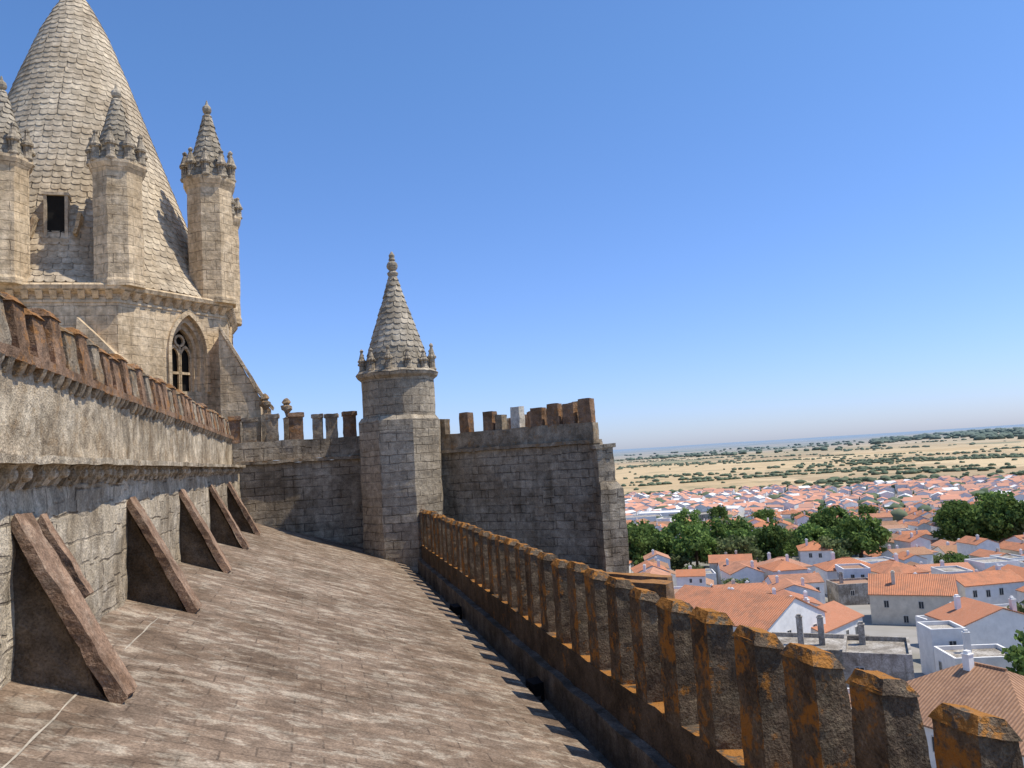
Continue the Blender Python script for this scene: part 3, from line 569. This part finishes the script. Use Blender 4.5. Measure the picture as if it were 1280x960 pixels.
def special(tp,lab,az,r,rot,rex):
    x,y=pol(az,r); put_house(tp,lab,x,y,gz(r),R_(rot)); excl.append((x,y,rex))
special(house_tpl(15,19,5.6,'hip',w_wh,t_br,True,1,.5),'large house with hipped aged brown tile roof',43.2,85,12,13.5)
special(house_tpl(10,12,4.6,'gable',w_wh,t_or,True,1),'white house with orange terracotta gable roof',49.5,92,-30,9)
special(house_tpl(12,9,6.4,'flat',w_gr,w_gr,True,2),'grey stained old building with flat parapeted roof',33.6,108,-38,9.5)
special(house_tpl(7,8,7.2,'flat',w_gr,w_gr,True,1),LB['gr'],37.2,102,-38,6.5)
special(house_tpl(6,7,3.4,'flat',w_wh,w_or,True,0),'small white cubic annex with tiled terrace',36.4,92,-35,5.5)
special(house_tpl(15,19,7.2,'gable',w_wh,t_or,True,0,.44),'big white gabled house with bright orange tile roof',28.8,132,24,14)
special(house_tpl(9,15,5.2,'gable',w_wh,t_or,True,1,.4),'long low white house with orange roof',33.6,137,-60,9)
special(house_tpl(8,7,4.,'flat',w_wh,w_gr,True,1),'white terraced house with flat roof and chimney',42.8,119,-20,6.5)
special(house_tpl(4.5,5,6.2,'flat',w_wh,w_gr,True,0),LB['flat'],41.0,125,-20,4.5)
special(house_tpl(13,16,6,'gable',w_cr,t_or,True,1),'cream house with broad orange tile roof',39.6,176,50,12)
special(house_tpl(18,30,7,'flat',w_wh,w_gr,False,0),'long white industrial shed',22.6,520,70,20)
special(house_tpl(20,34,7,'flat',w_wh,w_wh,False,0),'long white industrial shed',24.6,560,60,20)
special(house_tpl(18,26,8,'flat',w_gr,w_gr,False,0),'pale grey flat-roofed warehouse',26.4,500,80,20)
special(house_tpl(9,12,8.5,'hip',w_wh,t_or,True,1),'tall white house with orange hipped roof among trees',34.0,266,-30,10)
def park(az,r):
    if 20<az<38 and 262<r<350 and not(33<az<35 and r<285): return True
    if 42<az<50 and 325<r<415: return True
    return False
cand=[]; gaps=[]
ca=R_(32); ux=Vector((math.sin(ca),math.cos(ca),0)); uy=Vector((math.cos(ca),-math.sin(ca),0))
for i in range(4,100):
    for j in range(-48,49):
        rr=i*11.8+ (i//3)*4.5; tt=j*11.2+(j//4)*3.2
        th=.3*math.sin(rr/130)+.2*math.sin(tt/70)
        p=ux*(rr+12*math.sin(tt/70))+uy*(tt+16*math.sin(rr/110))
        x,y=p.x+random.uniform(-1.8,1.8),p.y+random.uniform(-1.8,1.8); r=math.hypot(x,y); az=math.degrees(math.atan2(x,y))
        if r<66 or r>1060 or az<18.5 or az>51: continue
        px,py=topix(x,y,gz(r)+6)
        if px>1330 or px<745 or py>1000: continue
        if park(az,r) or any(math.hypot(x-a,y-b)<c+5 for a,b,c in excl): continue
        if r>860 and noise.noise(Vector((x/140,y/140,0)))<(r-930)/300: continue
        if random.random()<.1: gaps.append((r,x,y)); continue
        cand.append((r,x,y,-ca+th+random.choice((0,0,math.pi/2,math.pi))+random.uniform(-.15,.15)))
cand.sort()
NI=300-cnt[0]-2
for k,(r,x,y,rot) in enumerate(cand[:NI]):
    lab,tp=random.choice(T if r<215 else TF)
    put_house(tp,LB[lab],x,y,gz(r)+random.uniform(-1.8,1.4),rot,random.uniform(.7,1.04))
V=[];F=[];MI=[]
for r,x,y,rot in cand[NI:]:
    w_,l_,h=random.uniform(2.8,4.8),random.uniform(3.6,6.),random.uniform(5,10); z=gz(r)-1; k=random.uniform(.3,.45); c_,s_=math.cos(rot),math.sin(rot)
    def q(a,b,zz): return (x+a*c_-b*s_,y+a*s_+b*c_,z+zz)
    o=len(V); V+=[q(-w_,-l_,0),q(w_,-l_,0),q(w_,l_,0),q(-w_,l_,0),q(-w_,-l_,h),q(w_,-l_,h),q(w_,l_,h),q(-w_,l_,h),q(0,-l_,h+w_*k),q(0,l_,h+w_*k)]
    F+=[(o,o+1,o+5,o+8,o+4),(o+2,o+3,o+7,o+9,o+6),(o+1,o+2,o+6,o+5),(o+3,o,o+4,o+7)]; MI+=[0]*4
    o=len(V); V+=[q(-w_-.4,-l_-.2,h-.1),q(0,-l_-.2,h+w_*k+.1),q(w_+.4,-l_-.2,h-.1),q(-w_-.4,l_+.2,h-.1),q(0,l_+.2,h+w_*k+.1),q(w_+.4,l_+.2,h-.1)]
    F+=[(o,o+1,o+4,o+3),(o+1,o+2,o+5,o+4)]; MI+=[1 if random.random()<.84 else 0]*2
t_far=M('distant_terracotta'); g=t_far.n('ShaderNodeNewGeometry'); t_far.col(t_far.mix(g.outputs['Random Per Island'],(.64,.31,.2),(.5,.28,.2))); t_far=t_far.m  # roof colours paled to carry the haze over the far town
ft=place('distant_houses',mk_mesh('distant_houses',V,F,[w_wh,t_far],None,midx=MI)); ft['kind']='stuff'; ft['label']='dense far quarter of white houses with terracotta roofs'; ft['category']='houses'
# ------------------------------------------------------------------ trees
def leafmat(name,a,b):
    m=M(name); g=m.n('ShaderNodeNewGeometry'); c=m.mix(g.outputs['Random Per Island'],a,b)
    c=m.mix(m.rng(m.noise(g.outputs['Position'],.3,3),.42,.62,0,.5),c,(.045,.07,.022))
    rnd=m.n('ShaderNodeObjectInfo').outputs['Random']; c=m.mix(1.,c,m.grey(m.rng(rnd,0,1,.8,1.4)),'MULTIPLY'); m.col(c)
    tl=m.n('ShaderNodeBsdfTranslucent'); m.put(tl.inputs[0],c); mx=m.n('ShaderNodeMixShader',{0:.3}); m.t.links.new(m.b.outputs[0],mx.inputs[1]); m.t.links.new(tl.outputs[0],mx.inputs[2]); m.t.links.new(mx.outputs[0],m.out.inputs[0]); return m.m
l1=leafmat('foliage_green',(.11,.18,.045),(.18,.25,.07)); l2=leafmat('foliage_olive',(.16,.2,.08),(.21,.24,.105)); bark=plain('bark',(.12,.09,.065))
def tree_tpl(H,Rr,seed,lm,nc=40,nlf=56):
    rg=np.random.RandomState(seed); cs=[]
    while len(cs)<nc:
        p=rg.uniform(-1,1,3); d=np.linalg.norm(p)
        if d<1 and d>.35: cs.append(p*np.array([Rr,Rr,H*.33])*(.8+.25*rg.rand())+np.array([0,0,H*.62]))
    V=[];F=[]
    for c in cs:
        rr=Rr*rg.uniform(.2,.36)
        for _ in range(nlf):
            d=rg.normal(size=3); d/=np.linalg.norm(d); p=c+d*rr*rg.uniform(.5,1.05)*np.array([1,1,.8]); s=rg.uniform(.16,.36)*Rr/4.5
            a=rg.normal(size=3); a/=np.linalg.norm(a); b=np.cross(a,d+rg.normal(size=3)*.5); b/=np.linalg.norm(b)+1e-6
            o=len(V); V+=[p-a*s-b*s*.7,p+a*s-b*s*.7,p+a*s+b*s*.7,p-a*s+b*s*.7]; F.append((o,o+1,o+2,o+3))
    cm=mk_mesh('crown',V,F,lm,None,recalc=False)
    P_=[lathe([(Rr*.09,-4),(Rr*.07,H*.15),(Rr*.055,H*.4),(Rr*.02,H*.7)],8,0,.1,.5)]
    for c in cs[:7]:
        st=Vector((0,0,H*.33)); en=Vector(c); V2=[];dirn=(en-st); sx=dirn.orthogonal().normalized(); sy=dirn.cross(sx).normalized()
        for t_,rr in ((0,Rr*.035),(1,Rr*.01)):
            for i in range(5): a=2*math.pi*i/5; V2.append(st+dirn*t_+(sx*math.cos(a)+sy*math.sin(a))*rr)
        P_.append((V2,[(i,(i+1)%5,5+(i+1)%5,5+i) for i in range(5)]))
    V,F=join(P_); return cm,mk_mesh('trunk',V,F,bark,None)
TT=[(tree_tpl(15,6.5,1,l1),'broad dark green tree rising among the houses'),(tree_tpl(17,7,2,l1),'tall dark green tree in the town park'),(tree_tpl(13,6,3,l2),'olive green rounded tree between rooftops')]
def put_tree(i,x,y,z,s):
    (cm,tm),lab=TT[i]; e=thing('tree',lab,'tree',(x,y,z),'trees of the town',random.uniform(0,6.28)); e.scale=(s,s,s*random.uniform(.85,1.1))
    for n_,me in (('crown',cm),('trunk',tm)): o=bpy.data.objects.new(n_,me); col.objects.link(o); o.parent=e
for az in np.arange(21.2,37.6,1.1):
    for r in (276,304,334):
        if 33<az<35 and r<290: continue
        if random.random()<.08: continue
        a=az+random.uniform(-.6,.6); rr=r+random.uniform(-10,10); x,y=pol(a,rr); put_tree(random.choice((0,1,1,2,2)),x,y,gz(rr)-.5,random.uniform(.75,1.25))
for az in np.arange(42.6,50,.95):
    for r in (335,362,392):
        a=az+random.uniform(-.4,.4); rr=r+random.uniform(-10,10); x,y=pol(a,rr); put_tree(random.choice((0,1,1,2)),x,y,gz(rr)-.5,random.uniform(.9,1.35))
for az,r,s in ((46.4,110,.66),(45.6,160,.55),(46.6,162,.5),(33.2,205,.45),(31,430,1.),(33.5,440,1.1),(35.2,452,1),(28,480,1),(37.5,480,.9)):
    x,y=pol(az,r); put_tree(random.choice((0,2)),x,y,gz(r)-1,s)
gaps.sort()
for r,x,y in gaps[:34]: put_tree(random.choice((0,2)),x,y,gz(r)-1,random.uniform(.38,.62))
bm=bmesh.new(); bmesh.ops.create_icosphere(bm,subdivisions=2,radius=1); bv=np.array([v.co for v in bm.verts]); bf=np.array([[v.index for v in f_.verts] for f_ in bm.faces]); bm.free()
VV=[];FF=[];o=0; rg=np.random.RandomState(5)
def blob(x,y,z,s):
    global o
    d=1+rg.uniform(-.3,.3,(len(bv),1)); st=rg.uniform(.9,1.6); VV.append(bv*d*np.array([s*st,s*st,s*.7])+np.array([x,y,z+s*.4])); FF.append(bf+o); o+=len(bv)
for k in range(46):
    az=rg.uniform(17,51); r=1000*(5.5**rg.rand()); cx,cy=pol(az,r); tx,ty=math.cos(R_(az)),-math.sin(R_(az)); n_=int(rg.uniform(6,44)); L_=rg.uniform(20,80)*(r/1500)**.6; W_=L_*rg.uniform(.12,.6)
    for i in range(n_):
        u,v_=rg.normal()*L_,rg.normal()*W_; x,y=cx+tx*u+ty*v_,cy+ty*u-tx*v_
        if math.hypot(x,y)>960: blob(x,y,hz(x,y),rg.uniform(2,5)*(1+.4*(r>3000)))
for k in range(60):
    az=rg.uniform(17,51); r=1000*(5.**rg.rand()); x,y=pol(az,r); blob(x,y,hz(x,y),rg.uniform(1.8,3.6))
for k in range(18):
    az=rg.uniform(18,50); r=980*(4.5**rg.rand()); x,y=pol(az,r); dirr=R_(az+90+rg.uniform(-20,20)); L_=rg.uniform(150,520)
    for t_ in np.arange(0,L_,5.5): 
        if rg.rand()<.2: continue
        xx,yy=x+t_*math.sin(dirr)+rg.uniform(-3,3),y+t_*math.cos(dirr)+rg.uniform(-3,3); blob(xx,yy,hz(xx,yy),rg.uniform(2,4.2))
for k in range(560):
    az=rg.uniform(38,52); r=rg.uniform(3600,7000); x,y=pol(az,r)
    if noise.noise(Vector((x/900,y/900,8)))<-.12: continue
    blob(x,y,hz(x,y),rg.uniform(9,18))
for k in range(480):
    az=rg.uniform(17,40); r=rg.uniform(3300,7500); x,y=pol(az,r)
    if noise.noise(Vector((x/700,y/700,8)))<.05: continue
    blob(x,y,hz(x,y),rg.uniform(7,13))
for r,x,y in gaps[34:]: blob(x,y,gz(r)+2,rg.uniform(3,6.5))
for k in range(80):
    az=rg.uniform(19,50); r=rg.uniform(420,1000); x,y=pol(az,r); blob(x,y,gz(r)+2,rg.uniform(3,6.5))
VV=np.concatenate(VV); FF=np.concatenate(FF)
me=bpy.data.meshes.new('distant_trees'); me.vertices.add(len(VV)); me.vertices.foreach_set('co',VV.ravel()); me.loops.add(len(FF)*3); me.loops.foreach_set('vertex_index',FF.ravel().astype(np.int32)); me.polygons.add(len(FF)); me.polygons.foreach_set('loop_start',np.arange(0,len(FF)*3,3,dtype=np.int32)); me.update(calc_edges=True)
m=M('distant_foliage'); g=m.n('ShaderNodeNewGeometry'); c=m.mix(g.outputs['Random Per Island'],(.08,.11,.045),(.14,.16,.075))
dd=m.n('ShaderNodeVectorMath',{0:g.outputs['Position']},operation='LENGTH').outputs['Value']; c=m.mix(m.rng(dd,900,12000,0.12,.85),c,(.2,.26,.3)); m.col(c)  # blue-grey haze blended into the foliage colour with distance
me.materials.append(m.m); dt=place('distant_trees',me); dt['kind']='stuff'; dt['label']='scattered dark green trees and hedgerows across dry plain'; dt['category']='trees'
print('houses',cnt[0],'cand',len(cand), cand[min(NI,len(cand)-1)][0])
